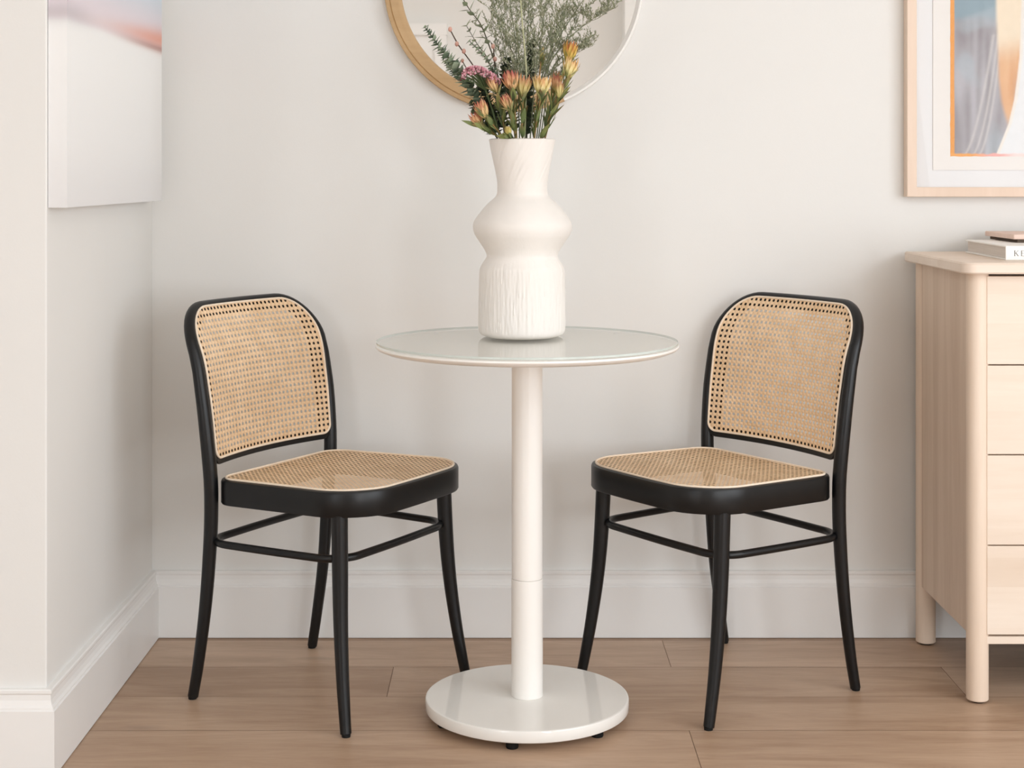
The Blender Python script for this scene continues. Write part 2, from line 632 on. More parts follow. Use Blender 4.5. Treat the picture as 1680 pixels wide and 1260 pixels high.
# ------------------------------------------------------------------ chair
ZS0, ZS1 = 0.4155, 0.4665        # seat band
REAR = [(0.0, -0.204, 0.2015), (0.073, -0.190, 0.200), (0.20, -0.1705, 0.1995), (0.33, -0.159, 0.1985), (0.41, -0.1545, 0.2005), (0.47, -0.1535, 0.2045),
        (0.58, -0.163, 0.2105), (0.64, -0.172, 0.2115), (0.71, -0.187, 0.2115), (0.78, -0.220, 0.2115), (0.82, -0.240, 0.211)]
FRONT = [(0.0, 0.200, 0.2185), (0.026, 0.1955, 0.2157), (0.11, 0.183, 0.2070), (0.206, 0.1725, 0.1985), (0.30, 0.1665, 0.1925), (0.42, 0.162, 0.1885)]


def curve(tab, z):
    """smooth (depth, half width) at height z: Catmull-Rom through the table"""
    z = max(tab[0][0], min(tab[-1][0], z))
    i = max(k for k in range(len(tab) - 1) if tab[k][0] <= z)
    p1, p2 = tab[i], tab[i + 1]
    p0 = tab[i - 1] if i > 0 else p1
    p3 = tab[i + 2] if i + 2 < len(tab) else p2
    h = p2[0] - p1[0]
    t = (z - p1[0]) / h
    out = []
    for c in (1, 2):
        m1 = (p2[c] - p0[c]) / (p2[0] - p0[0]) * h
        m2 = (p3[c] - p1[c]) / (p3[0] - p1[0]) * h
        out.append((2 * t ** 3 - 3 * t * t + 1) * p1[c] + (t ** 3 - 2 * t * t + t) * m1 + (-2 * t ** 3 + 3 * t * t) * p2[c] + (t ** 3 - t * t) * m2)
    return out


def halfw(z):
    return curve(REAR, z)[1]


def back_pt(s, z, off=0.0):
    w = halfw(z)
    bow = 0.030 * max(0.0, 1 - (s / w) ** 2)
    return Vector((curve(REAR, z)[0] - bow + off, s, z))


def make_chair():
    root = empty('cane_chair')
    # --- continuous bentwood back hoop above the seat
    TOP = 0.8035
    corner = round_poly([(-halfw(0.8), 0.3), (halfw(0.8), 0.3), (halfw(0.8), TOP), (-halfw(0.8), TOP)], [0.01, 0.01, 0.088, 0.088], 12)
    arc = [p for p in corner if p.y > 0.5]
    prof = [Vector((halfw(z), z)) for z in (0.44, 0.48, 0.52, 0.56, 0.60, 0.64, 0.68)] + arc + [Vector((-halfw(z), z)) for z in (0.68, 0.64, 0.60, 0.56, 0.52, 0.48, 0.44)]
    dense = []
    for p, q in zip(prof, prof[1:]):
        k = max(1, int((q - p).length / 0.02))
        dense += [p + (q - p) * j / k for j in range(k)]
    dense.append(prof[-1])
    bm = bmesh.new()
    pts = [back_pt(p.x, p.y) for p in dense]
    rad = [0.0147 - 0.0027 * min(1, max(0, (p.y - 0.5) / 0.25)) for p in dense]
    tube(bm, pts, rad, 18)
    hoop = from_bm('back_frame', bm, M['black'], root)
    # --- panel frame and cane in front of the hoop
    hw0, hw1 = halfw(0.5) - 0.0100, halfw(0.79) - 0.0075
    outer = densify(round_poly([(-hw0, 0.486), (hw0, 0.486), (hw1, TOP + 0.0035), (-hw1, TOP + 0.0035)], [0.022, 0.022, 0.080, 0.080], 12), 0.012)
    bm = bmesh.new()
    prof2 = [(0.0, -0.008), (0.0, 0.010), (0.0015, 0.012), (0.021, 0.012), (0.023, 0.010), (0.023, -0.004), (0.021, -0.008)]
    ring_sweep(bm, outer, prof2, lambda p, h: back_pt(p.x, p.y, h))
    rest = from_bm('backrest_frame', bm, M['black'], root)
    cl_ = densify(round_poly([(-hw0 + 0.003, 0.500), (hw0 - 0.003, 0.500), (hw1 - 0.002, TOP + 0.0018), (-hw1 + 0.002, TOP + 0.0018)], [0.020, 0.020, 0.078, 0.078], 12), 0.012)
    bm = disc_fill(cl_, 14, lambda p, h: back_pt(p.x, p.y, 0.0136))
    from_bm('backrest_cane', bm, M['cane'], root)
    bm = bmesh.new()
    tube(bm, [back_pt(p.x, p.y, 0.0137) for p in cl_], 0.0024, 8, True)
    from_bm('backrest_edging', bm, M['reed'], root)
    # --- seat band
    so = densify(round_poly([(-0.153, -0.205), (0.230, -0.216), (0.230, 0.216), (-0.153, 0.205)], [0.054, 0.106, 0.106, 0.054], 14), 0.015)

    def bulge(p):       # sides and front bow outwards slightly
        return Vector((p.x + (0.008 * (1 - (p.y / 0.2) ** 2) if p.x > 0.1 else 0), p.y))
    so = [bulge(p) for p in so]
    def tilt(x):
        return 0.007 * max(0.0, (0.2 - x) / 0.36)
    bm = bmesh.new()
    prof3 = [(0.002, ZS0), (0.0, ZS0 + 0.003), (0.0, ZS1 - 0.006), (0.0018, ZS1 - 0.002), (0.006, ZS1), (0.0115, ZS1), (0.013, ZS1 - 0.012), (0.030, ZS1 - 0.014), (0.026, ZS0 + 0.003), (0.024, ZS0)]
    ring_sweep(bm, so, prof3, lambda p, h: Vector((p.x, p.y, h - tilt(p.x))))
    from_bm('seat_rim', bm, M['black'], root)
    sc = inset(so, 0.0105)

    def seat_fn(p, h):
        q = ((p.x - 0.03) / 0.19) ** 2 + (p.y / 0.2) ** 2
        return Vector((p.x, p.y, ZS1 + 0.0012 - tilt(p.x) - 0.006 * max(0, 1 - q)))
    bm = disc_fill(sc, 12, seat_fn)
    from_bm('seat_cane', bm, M['cane'], root)
    bm = bmesh.new()
    tube(bm, [Vector((p.x, p.y, ZS1 + 0.0012 - tilt(p.x))) for p in sc], 0.0024, 8, True)
    from_bm('seat_edging', bm, M['reed'], root)
    # --- legs: (top, foot), flared below
    for tab, sgn, ztop_, r0 in ((FRONT, 1, ZS0 + 0.002, 0.0165), (REAR, 1, 0.445, 0.0147), (FRONT, -1, ZS0 + 0.002, 0.0165), (REAR, -1, 0.445, 0.0147)):
        pts, rad = [], []
        for k in range(31):
            t = k / 30
            z = ztop_ + (0.0055 - ztop_) * t
            f_, w_ = curve(tab, z)
            pts.append(Vector((f_, w_ * sgn, z)))
            rad.append(r0 - 0.002 * t - (r0 - 0.002 - 0.0110) * max(0, (t - 0.25) / 0.75) ** 1.2)
        bm = bmesh.new()
        tube(bm, pts, rad, 18)
        leg = from_bm('leg', bm, M['black'], root)
        fx, fy = curve(tab, 0.0)
        bm = bmesh.new()
        tube(bm, [Vector((fx, fy * sgn, 0.0)), Vector((fx, fy * sgn, 0.0062))], [0.0085, 0.0092], 14)
        from_bm('foot_glide', bm, M['rubber'], leg)
    # --- bentwood stretcher ring inside the legs
    so2 = densify(round_poly([(-0.168, -0.205), (0.172, -0.194), (0.172, 0.194), (-0.168, 0.205)], [0.058] * 4, 10), 0.02)
    so2 = [Vector((p.x, p.y)) * (1.0 + 0.02 * abs(math.cos(2 * math.atan2(p.y, p.x)))) for p in so2]
    bm = bmesh.new()
    tube(bm, [Vector((p.x, p.y, 0.330)) for p in so2], 0.0080, 12, True)
    from_bm('stretcher_ring', bm, M['black'], root)
    return root


def copy_tree(o, parent=None):
    c = o.copy()
    COL.objects.link(c)
    c.parent = parent
    for ch in list(o.children):
        copy_tree(ch, c)
    return c


chair = make_chair()
chair2 = copy_tree(chair)
chair.location = (-0.373, 3.296, 0)
chair.rotation_euler = (0, 0, math.radians(-30.3))
chair2.location = (0.451, 3.328, 0)
chair2.rotation_euler = (0, 0, math.radians(214.8))
for ch in chair2.children:      # its near front leg is set a little more forward
    if ch.name.startswith('leg'):
        xs = [v.co for v in ch.data.vertices]
        if sum(v.x for v in xs) > 0 and sum(v.y for v in xs) > 0:
            pv = Vector((0.162, 0.1885, 0))
            ch.matrix_local = Matrix.Translation(pv) @ Matrix.Rotation(math.radians(-25), 4, 'Z') @ Matrix.Translation(-pv)
tag(chair, 'black bentwood chair with cane seat and back, left of the round table near the corner', 'chair', 'black cane dining chairs')
tag(chair2, 'black bentwood chair with cane seat and back, between the round table and the dresser', 'chair', 'black cane dining chairs')

# ------------------------------------------------------------------ table
TX, TY = 0.040, 3.122
table = empty('round_table', (TX, TY, 0))
tag(table, 'round cream pedestal table with a glass cover, between the two black chairs', 'table')
ZT = 0.753
bm = bmesh.new()
lathe(bm, [(0, 0.016), (0.197, 0.016), (0.2025, 0.019), (0.2035, 0.021), (0.2035, 0.038), (0.2025, 0.0405), (0.200, 0.0415), (0.199, 0.0415), (0, 0.0415)], 128)
from_bm('base_plate', bm, M['cream_gloss'], table, angle=30)
for k in range(6):
    a = 2 * PI * k / 6 - math.radians(100)
    bm = bmesh.new()
    lathe(bm, [(0, 0), (0.011, 0), (0.012, 0.002), (0.012, 0.016), (0, 0.016)], 20, c=(0.175 * math.cos(a), 0.175 * math.sin(a)))
    from_bm('foot', bm, M['rubber'], table)
bm = bmesh.new()
lathe(bm, [(0, 0.0415), (0.0305, 0.0415), (0.0315, 0.0425), (0.0315, 0.2755), (0.0308, 0.2765), (0, 0.2765)], 64)
from_bm('lower_column', bm, M['cream'], table, angle=15)
bm = bmesh.new()
lathe(bm, [(0, 0.277), (0.0302, 0.277), (0.0309, 0.278), (0.0309, 0.7315), (0, 0.7315)], 64)
from_bm('upper_column', bm, M['cream'], table, angle=15)
bm = bmesh.new()
lathe(bm, [(0, 0.731), (0.268, 0.731), (0.287, 0.7335), (0.2995, 0.7385), (0.303, 0.7425), (0.3028, 0.7450), (0.3015, 0.7461), (0, 0.7461)], 128)
from_bm('tabletop', bm, M['cream'], table)
bm = bmesh.new()
gp = [(0, 0.7484), (0.3005, 0.7484), (0.3015, 0.7491), (0.3015, 0.7523), (0.3005, 0.753), (0, 0.753)]
lathe(bm, gp, 128, lambda i: 1 if 1 <= i <= 3 else 0)
from_bm('glass_top', bm, [M['glass'], M['glass_edge']], table, angle=20)
for k in range(4):
    a = 2 * PI * (k + 0.5) / 4
    bm = bmesh.new()
    lathe(bm, [(0, 0.7461), (0.005, 0.7461), (0.005, 0.7483), (0, 0.7483)], 12, c=(0.27 * math.cos(a), 0.27 * math.sin(a)))
    from_bm('bumper', bm, M['trim'], table)

# ------------------------------------------------------------------ vase
VX, VY = 0.0305, 3.19
KZ = 0.0003564
sil = [(1219, 196), (1214, 222), (1205, 238), (1188, 246), (1150, 247), (1040, 246), (930, 246), (860, 246), (832, 244), (818, 240), (795, 226),
       (768, 208), (756, 203), (742, 207), (715, 220), (680, 243), (640, 270), (612, 281), (590, 284), (568, 281), (545, 270), (515, 248),
       (480, 220), (450, 192), (428, 165), (410, 149), (395, 145), (365, 144), (330, 145), (260, 157), (200, 170), (140, 181), (100, 189), (90, 191)]
prof = [((1219 - y) * KZ + ZT, r * KZ) for y, r in sil]


def vr(z):
    for (z0, r0), (z1, r1) in zip(prof, prof[1:]):
        if z0 <= z <= z1:
            t = (z - z0) / (z1 - z0)
            return r0 + (r1 - r0) * t
    return prof[-1][1]


ztop = prof[-1][0]
zl = [ZT + 0.0002 + (ztop - ZT - 0.0002) * k / 200 for k in range(201)]
rl = [vr(z) for z in zl]
for _ in range(3):
    rl = [rl[0]] + [(rl[i - 1] + 2 * rl[i] + rl[i + 1]) / 4 for i in range(1, 200)] + [rl[-1]]
bm = bmesh.new()
NV = 288
rings = []
for z, r in zip(zl, rl):
    ring = []
    hz = z - ZT
    for k in range(NV):
        a = 2 * PI * k / NV
        ca, sa = math.cos(a), math.sin(a)
        disp = 0.0
        if 0.006 < hz < 0.165:      # combed vertical scratches
            w = min(1, (hz - 0.006) / 0.01) * min(1, (0.165 - hz) / 0.04)
            disp += w * 0.0013 * noise.noise(Vector((ca * 34 + 3, sa * 34, hz * 16)))
            disp += w * 0.0009 * noise.noise(Vector((ca * 75 + 3, sa * 75, hz * 50)))
        if 0.30 < hz:               # slanting strokes on the neck
            w = min(1, (hz - 0.30) / 0.03)
            tw = a - hz * 9.0
            disp += w * 0.0008 * noise.noise(Vector((math.cos(tw) * 9, math.sin(tw) * 9 + 7, hz * 6)))
        disp += 0.0018 * noise.noise(Vector((ca * 1.6, sa * 1.6, hz * 9 + 2)))
        rr = r + disp
        ring.append(bm.verts.new((rr * ca, rr * sa, z - ZT)))
    rings.append(ring)
for (z, r) in ((ztop + 0.0016, rl[-1] - 0.003), (ztop + 0.001, rl[-1] - 0.0065), (ztop - 0.03, vr(ztop - 0.03) - 0.008), (1.06, 0.0440), (1.0, 0.048), (0.97, 0.03)):
    rings.append([bm.verts.new((r * math.cos(2 * PI * k / NV), r * math.sin(2 * PI * k / NV), z - ZT)) for k in range(NV)])
for i, (A, B) in enumerate(zip(rings, rings[1:])):
    for k in range(NV):
        f = bm.faces.new((A[k], A[(k + 1) % NV], B[(k + 1) % NV], B[k]))
        f.material_index = 1 if i > 201 else 0
bm.faces.new(rings[0][::-1])
f = bm.faces.new(rings[-1])
f.material_index = 1
vase = from_bm('vase', bm, [M['vase'], M['vase_in']], None, True, 60)
vase.location = (VX, VY, ZT + 0.0004)
tag(vase, 'tall white textured ceramic vase with a bulging middle, holding the bouquet on the table', 'vase')

# ------------------------------------------------------------------ bouquet
GREEN = [lin(c) for c in ((120, 136, 88), (142, 154, 96), (98, 114, 78))]
EUC = [lin(c) for c in ((130, 144, 122), (156, 168, 144), (104, 120, 100))]
MIST = [lin(c) for c in ((158, 162, 134), (184, 186, 162), (126, 134, 106))]


def mixc(a, b, t):
    t = max(0, min(1, t))
    return tuple(x + (y - x) * t for x, y in zip(a, b))


class CB:
    """bmesh with a colour per vertex"""

    def __init__(self):
        self.bm = bmesh.new()
        self.c = {}

    def v(self, p, c):
        x = self.bm.verts.new(p)
        self.c[x] = c
        return x

    def tube(self, pts, rad, col, n=6):
        before = set(self.bm.verts)
        tube(self.bm, pts, rad, n)
        m = len(pts)
        new = [x for x in self.bm.verts if x not in before]
        for i, x in enumerate(new):
            self.c[x] = col(i // n / max(1, m - 1)) if callable(col) else col

    def leaf(self, base, d, side, length, width, colf, curl=0.25, fold=0.15, seg=5, shape=0.9):
        """pointed leaf: base point, direction, side vector; colf(t) gives the colour along it"""
        d = d.normalized()
        side = (side - d * side.dot(d)).normalized()
        nrm = d.cross(side)
        rows = []
        for k in range(seg + 1):
            t = k / seg
            w = width * math.sin(PI * min(1, t ** shape * 0.96 + 0.04)) * 0.5 + width * 0.02
            if k == seg:
                w = width * 0.01
            c = base + d * (length * t) + nrm * (curl * length * t * t)
            col = colf(t)
            rows.append((self.v(c - side * w + nrm * (fold * w), col), self.v(c, col), self.v(c + side * w + nrm * (fold * w), col)))
        for A, B in zip(rows, rows[1:]):
            self.bm.faces.new((A[0], A[1], B[1], B[0]))
            self.bm.faces.new((A[1], A[2], B[2], B[1]))

    def build(self, name, m, parent=None):
        cl_ = self.bm.loops.layers.float_color.new('Col')
        for f in self.bm.faces:
            for l in f.loops:
                l[cl_] = tuple(self.c[l.vert]) + (1,)
        return from_bm(name, self.bm, m, parent, True, 50, recalc=False)


def stem_path(tip, spread=1.0, n=14):
    """curve from inside the vase neck, over the rim, to the tip"""
    dx, dy = tip.x - VX, tip.y - VY
    r = math.hypot(dx, dy) + 1e-6
    root = Vector((VX + dx / r * min(0.022, 0.3 * r), VY + dy / r * min(0.022, 0.3 * r), 1.045))
    k = min(0.047, r * 0.62) * spread
    rim = Vector((VX + dx / r * k, VY + dy / r * k, 1.157))
    ctrl = rim + (rim - root) * 0.35 if tip.z > 1.22 else rim
    first = [root + (rim - root) * (i / 3) for i in range(3)]
    return first + bez(rim, rim * 0.45 + tip * 0.55 + Vector((0, 0, 0.25 * (tip - rim).length * min(1, r / 0.08) * 0.35)), tip, n - 3)


def group_empty(name, label, cat, group):
    e = empty(name, (VX, VY, 1.05))
    tag(e, label, cat, group)
    return e


def settle(root):
    """meshes were built in world space: keep them there under the root"""
    for ch in root.children:
        ch.matrix_parent_inverse = Matrix.Translation(-Vector(root.location))


def protea(base, tip, size, cols, label, nleaf=4, slim=1.0, open_=0.25, leaf_col=None):
    root = group_empty('leucadendron_stem', label, 'flower', 'leucadendron blooms in the vase')
    path = stem_path(base)
    cb = CB()
    cb.tube(path, [0.0017] * len(path), lambda t: mixc(lin((150, 130, 84)), lin((186, 150, 100)), t))
    cb.build('stem', M['plant'], root)
    ax = (tip - base).normalized()
    u = ax.orthogonal().normalized()
    v = ax.cross(u)
    h = CB()
    low, mid, end = [lin(c) for c in cols]

    def grad(t):
        return mixc(mixc(low, mid, t / 0.45), end, (t - 0.55) / 0.4)
    L = (tip - base).length
    for ring, (cnt, tilt, ln, w) in enumerate(((6, 0.14, 1.0, 0.34), (9, 0.34 + open_ * 0.2, 1.06, 0.27), (9, 0.52 + open_ * 0.5, 0.98, 0.21))):
        for k in range(cnt):
            a = 2 * PI * (k + 0.5 * ring) / cnt + random.uniform(-0.15, 0.15)
            out = u * math.cos(a) + v * math.sin(a)
            d = ax + out * (tilt * slim)
            dr = random.uniform(0.85, 1.1)
            side = ax.cross(out)
            b0 = base + out * (0.12 * L * slim)
            g = random.uniform(-0.12, 0.12)
            h.leaf(b0, d, side, L * ln * dr, size * w * slim * random.uniform(0.9, 1.15), lambda t, g=g: grad(t + g), curl=(0.02, 0.14, 0.16)[ring], fold=-0.35, seg=6, shape=0.75)
    h.build('flower_head', M['plant'], root)
    lf = CB()
    for k in range(nleaf * 3 + 6):
        i = random.uniform(0.22, 0.97)
        j = min(len(path) - 2, max(3, int(i * (len(path) - 1))))
        p = path[j]
        d0 = (path[j + 1] - path[j]).normalized()
        a = random.uniform(0, 2 * PI)
        o_ = (Vector((math.cos(a), math.sin(a) * 0.6, 0.0))).normalized()
        gc = random.choice(GREEN) if leaf_col is None or random.random() < 0.5 else lin(leaf_col)
        ec = mixc(gc, lin((176, 112, 82)), random.uniform(0, 0.7))
        lf.leaf(p, d0 + o_ * random.uniform(0.1, 0.6), d0.cross(o_), random.uniform(0.030, 0.048), random.uniform(0.007, 0.012), lambda t, gc=gc, ec=ec: mixc(gc, ec, (t - 0.5) * 2), curl=random.uniform(-0.1, 0.2))
    for k in range(4 if L > 0.024 else 0):              # collar of leaves under the bloom
        a = 2 * PI * k / 4 + random.uniform(-0.4, 0.4)
        out = u * math.cos(a) + v * math.sin(a)
        gc = random.choice(GREEN)
        ec = mixc(gc, mid, 0.5)
        lf.leaf(base - ax * random.uniform(0.002, 0.014), ax + out * random.uniform(0.4, 0.9), ax.cross(out), L * random.uniform(0.7, 1.0), 0.007, lambda t, gc=gc, ec=ec: mixc(gc, ec, t), curl=-0.15)
    lf.build('foliage', M['plant'], root)
    settle(root)
    return root


def z4(x, y, d):          # pixel read in the bouquet close-up
    return at(740 + x / 7, 60 + y / 7, d)


YEL = ((206, 202, 130), (248, 234, 176), (236, 184, 132))
ORA = ((206, 186, 124), (242, 206, 154), (198, 118, 100))
RED = ((206, 180, 120), (238, 192, 146), (186, 100, 94))
OLV = ((188, 184, 118), (228, 212, 150), (200, 140, 110))
BLOOMS = [
    ((1040, 660), (1055, 455), 3.13, 0.036, YEL, 'broad yellow leucadendron bloom on a straight stem right of the vase centre', 3, 1.15, 0.3),
    ((825, 670), (850, 450), 3.14, 0.033, OLV, 'olive yellow leucadendron bloom upright at the centre of the bouquet', 3, 0.95, 0.2),
    ((715, 610), (655, 395), 3.135, 0.036, RED, 'orange leucadendron bloom with red tips beside the pink flower cluster', 3, 1.0, 0.3),
    ((525, 640), (445, 465), 3.145, 0.026, ORA, 'narrow yellow orange leucadendron bloom directly under the pink flower cluster', 2, 0.75, 0.1),
    ((690, 840), (600, 680), 3.12, 0.030, ORA, 'closed orange leucadendron bloom in the second row, left of the stems at centre', 3, 0.85, 0.1),
    ((395, 930), (315, 745), 3.13, 0.032, ORA, 'orange leucadendron bloom with a yellow heart low at the left of the bouquet', 3, 0.95, 0.2),
    ((340, 1035), (240, 880), 3.15, 0.028, RED, 'brown red leucadendron bloom lowest and farthest left, above the vase rim', 3, 0.85, 0.5),
    ((668, 1150), (650, 1035), 3.125, 0.022, ((176, 178, 100), (226, 214, 134), (214, 190, 120)), 'small pale yellow green leucadendron bud resting at the vase rim', 1, 0.8, 0.1),
    ((1345, 470), (1395, 250), 3.14, 0.035, YEL, 'bright yellow leucadendron bloom high at the right of the bouquet', 4, 0.95, 0.2),
    ((1345, 290), (1390, 60), 3.20, 0.033, ((176, 168, 84), (232, 200, 110), (206, 130, 84)), 'topmost yellow orange leucadendron bloom, behind the bright yellow one at right', 1, 0.85, 0.25),
    ((1245, 700), (1245, 520), 3.13, 0.027, OLV, 'slim peach leucadendron bloom on the leaning stem under the right blooms', 4, 0.75, 0.2),
    ((1195, 620), (1205, 440), 3.17, 0.024, RED, 'half hidden dark red leucadendron bloom behind the slim peach one', 2, 0.7, 0.15),
    ((1035, 250), (1045, 110), 3.23, 0.020, OLV, 'small olive leucadendron bud high among the grey green sprays', 2, 0.6, 0.05),
]
for b_, t_, d, size, cols, label, nl, slim, op in BLOOMS:
    protea(z4(*b_, d), z4(*t_, d), size, cols, label, nl, slim, op)


def eucalyptus(path_px, d, r0, r1, step, label, cols=EUC, spread=1.0, whorl=3, wr=0.85, zmin=1.165):
    root = group_empty('eucalyptus_stem', label, 'foliage stem', 'eucalyptus stems in the vase')
    knots = [at(x, y, dd) for x, y, dd in path_px]
    low = stem_path(knots[0], spread, 10)
    path = low[:]
    for p, q in zip(knots, knots[1:]):
        path += [p + (q - p) * k / 6 for k in range(1, 7)]
    # smooth the joint
    for _ in range(3):
        path = [path[0]] + [(path[i - 1] + path[i] * 2 + path[i + 1]) / 4 for i in range(1, len(path) - 1)] + [path[-1]]
    cb = CB()
    cb.tube(path, [0.0017 - 0.0009 * i / len(path) for i in range(len(path))], lin((96, 92, 72)))
    cb.build('stem', M['plant'], root)
    lf = CB()
    tot = [0.0]
    for p, q in zip(path, path[1:]):
        tot.append(tot[-1] + (q - p).length)
    s = 0.0
    s = tot[-1]
    n = 0
    start = next(t for t, p in zip(tot, path) if p.z > zmin)
    while s > start:
        f = (tot[-1] - s) / (tot[-1] - start)
        j = next(k for k in range(len(tot) - 1) if tot[k + 1] >= s)
        t = (s - tot[j]) / max(1e-6, tot[j + 1] - tot[j])
        p = path[j] + (path[j + 1] - path[j]) * t
        ax = (path[j + 1] - path[j]).normalized()
        u = ax.orthogonal().normalized()
        a0 = n * 1.35
        size = r0 + (r1 - r0) * min(1, f * 2.2)
        for sg in [2 * PI * q / whorl for q in range(whorl)]:
            a = a0 + sg + random.uniform(-0.3, 0.3)
            out = Matrix.Rotation(a, 3, ax) @ u
            col = random.choice(cols)
            k = random.uniform(0.8, 1.15)
            lf.leaf(p, out + ax * random.uniform(0.25, 0.8), ax.cross(out), size * k, size * wr * k, lambda t, c=col: mixc(c, tuple(x * 1.25 for x in c), t), curl=random.uniform(-0.15, 0.1), fold=0.25, seg=4, shape=0.62)
        s -= step * random.uniform(0.8, 1.2)
        n += 1
    lf.build('foliage', M['plant'], root)
    settle(root)


eucalyptus([(775, 150, 3.20), (745, 106, 3.20), (722, 78, 3.20), (698, 46, 3.20)], 3.2, 0.011, 0.024, 0.0066, 'dense dark green eucalyptus stem leaning out farthest left over the mirror')
eucalyptus([(815, 110, 3.22), (790, 40, 3.22), (770, 16, 3.22), (748, -22, 3.22)], 3.22, 0.022, 0.024, 0.014, 'tall eucalyptus stem with paired narrow leaves leaning left toward the top of the photo', [lin(c) for c in ((132, 142, 114), (150, 158, 130), (112, 122, 98))], 1.0, 2, 0.42, 1.34)
eucalyptus([(812, 120, 3.19), (795, 92, 3.19), (771, 68, 3.19)], 3.19, 0.010, 0.015, 0.008, 'short eucalyptus tip between the berry twig and the grey green sprays')
DARK = [lin(c) for c in ((76, 88, 68), (96, 108, 82), (62, 72, 58))]
eucalyptus([(800, 170, 3.20), (790, 135, 3.20)], 3.2, 0.018, 0.022, 0.0050, 'dark eucalyptus foliage beneath the pink flower cluster', DARK)
eucalyptus([(820, 180, 3.225), (822, 130, 3.225), (835, 100, 3.225)], 3.2, 0.018, 0.022, 0.0065, 'dark eucalyptus stem standing behind the orange blooms left of centre', DARK)
eucalyptus([(868, 170, 3.235), (870, 120, 3.235), (872, 70, 3.235)], 3.2, 0.018, 0.022, 0.0065, 'dark eucalyptus stem standing behind the yellow blooms at the centre', DARK)
eucalyptus([(796, 205, 3.19), (784, 190, 3.19), (774, 170, 3.19)], 3.2, 0.014, 0.020, 0.0055, 'dark eucalyptus foliage spilling over the left of the vase rim, below the orange blooms', DARK)
eucalyptus([(842, 190, 3.20), (838, 160, 3.20), (834, 140, 3.20)], 3.2, 0.014, 0.020, 0.0060, 'short dark eucalyptus stem tucked between the stems at the centre of the vase mouth', DARK)


def twig(pts, berries, label):
    root = group_empty('berry_twig', label, 'berry twig', 'berry twigs in the vase')
    knots = [at(*p) for p in pts]
    path = stem_path(knots[0], 1, 10)
    for p, q in zip(knots, knots[1:]):
        path += [p + (q - p) * k / 5 for k in range(1, 6)]
    cb = CB()
    cb.tube(path, [0.0013] * len(path), lin((92, 78, 66)))
    cb.build('stem', M['plant'], root)
    for b_ in berries:
        c = at(*b_)
        bm = bmesh.new()
        bmesh.ops.create_icosphere(bm, subdivisions=2, radius=0.0048, matrix=Matrix.Translation(c) @ Matrix.Diagonal((0.9, 0.9, 1.15, 1)))
        k = CB()
        k.bm.free()
        k.bm = bm
        for v in bm.verts:
            k.c[v] = mixc(lin((214, 158, 142)), lin((232, 190, 174)), (v.co.z - c.z) / 0.01 + 0.5)
        k.build('berry', M['plant'], root)
    settle(root)


twig([(795, 140, 3.21), (774, 104, 3.21), (752, 74, 3.21), (739, 50, 3.21)], [(738.5, 48, 3.208), (749.5, 72, 3.207), (761, 84, 3.207), (776, 111, 3.205)], 'thin brown twig of pinkish berries leaning left past the dense eucalyptus')
twig([(812, 120, 3.215), (810, 80, 3.215), (806, 70, 3.215)], [(809, 76, 3.213), (812, 97, 3.213)], 'short twig of pinkish berries at the left edge of the grey green sprays')

# pink rice flower cluster
root = group_empty('pink_flower_cluster', 'flat topped cluster of tiny pink flowers at the left of the bouquet', 'flower', None)
base = z4(400, 620, 3.165)
path = stem_path(base)
cb = CB()
cb.tube(path, [0.002] * len(path), GREEN[2])
cb.build('stem', M['plant'], root)
fl = CB()
br = CB()
for k in range(420):
    t = random.random()
    x = 115 + 450 * t
    ytop = 540 - 190 * math.sin(PI * min(1, 0.12 + 0.86 * t ** 0.8)) ** 0.8
    p = z4(x + random.uniform(-12, 12), ytop + random.random() ** 1.5 * 95, 3.165 + random.uniform(-0.03, 0.03))
    if k % 5 == 0:
        br.tube([base, base * 0.5 + p * 0.5 + Vector((0, 0, 0.004)), p], [0.0009, 0.0007, 0.0005], GREEN[2], 4)
    col = mixc(lin((230, 162, 178)), lin((248, 210, 218)), random.random())
    if random.random() < 0.12:
        col = lin((150, 76, 92))
    for q in range(4):
        a = q * PI / 2 + random.random()
        fl.leaf(p, Vector((math.cos(a), math.sin(a), 0.9)), Vector((-math.sin(a), math.cos(a), 0)), 0.0046, 0.0030, lambda t, c=col: c, seg=2)
fl.build('flower_head', M['plant'], root)
br.build('branch', M['plant'], root)
settle(root)


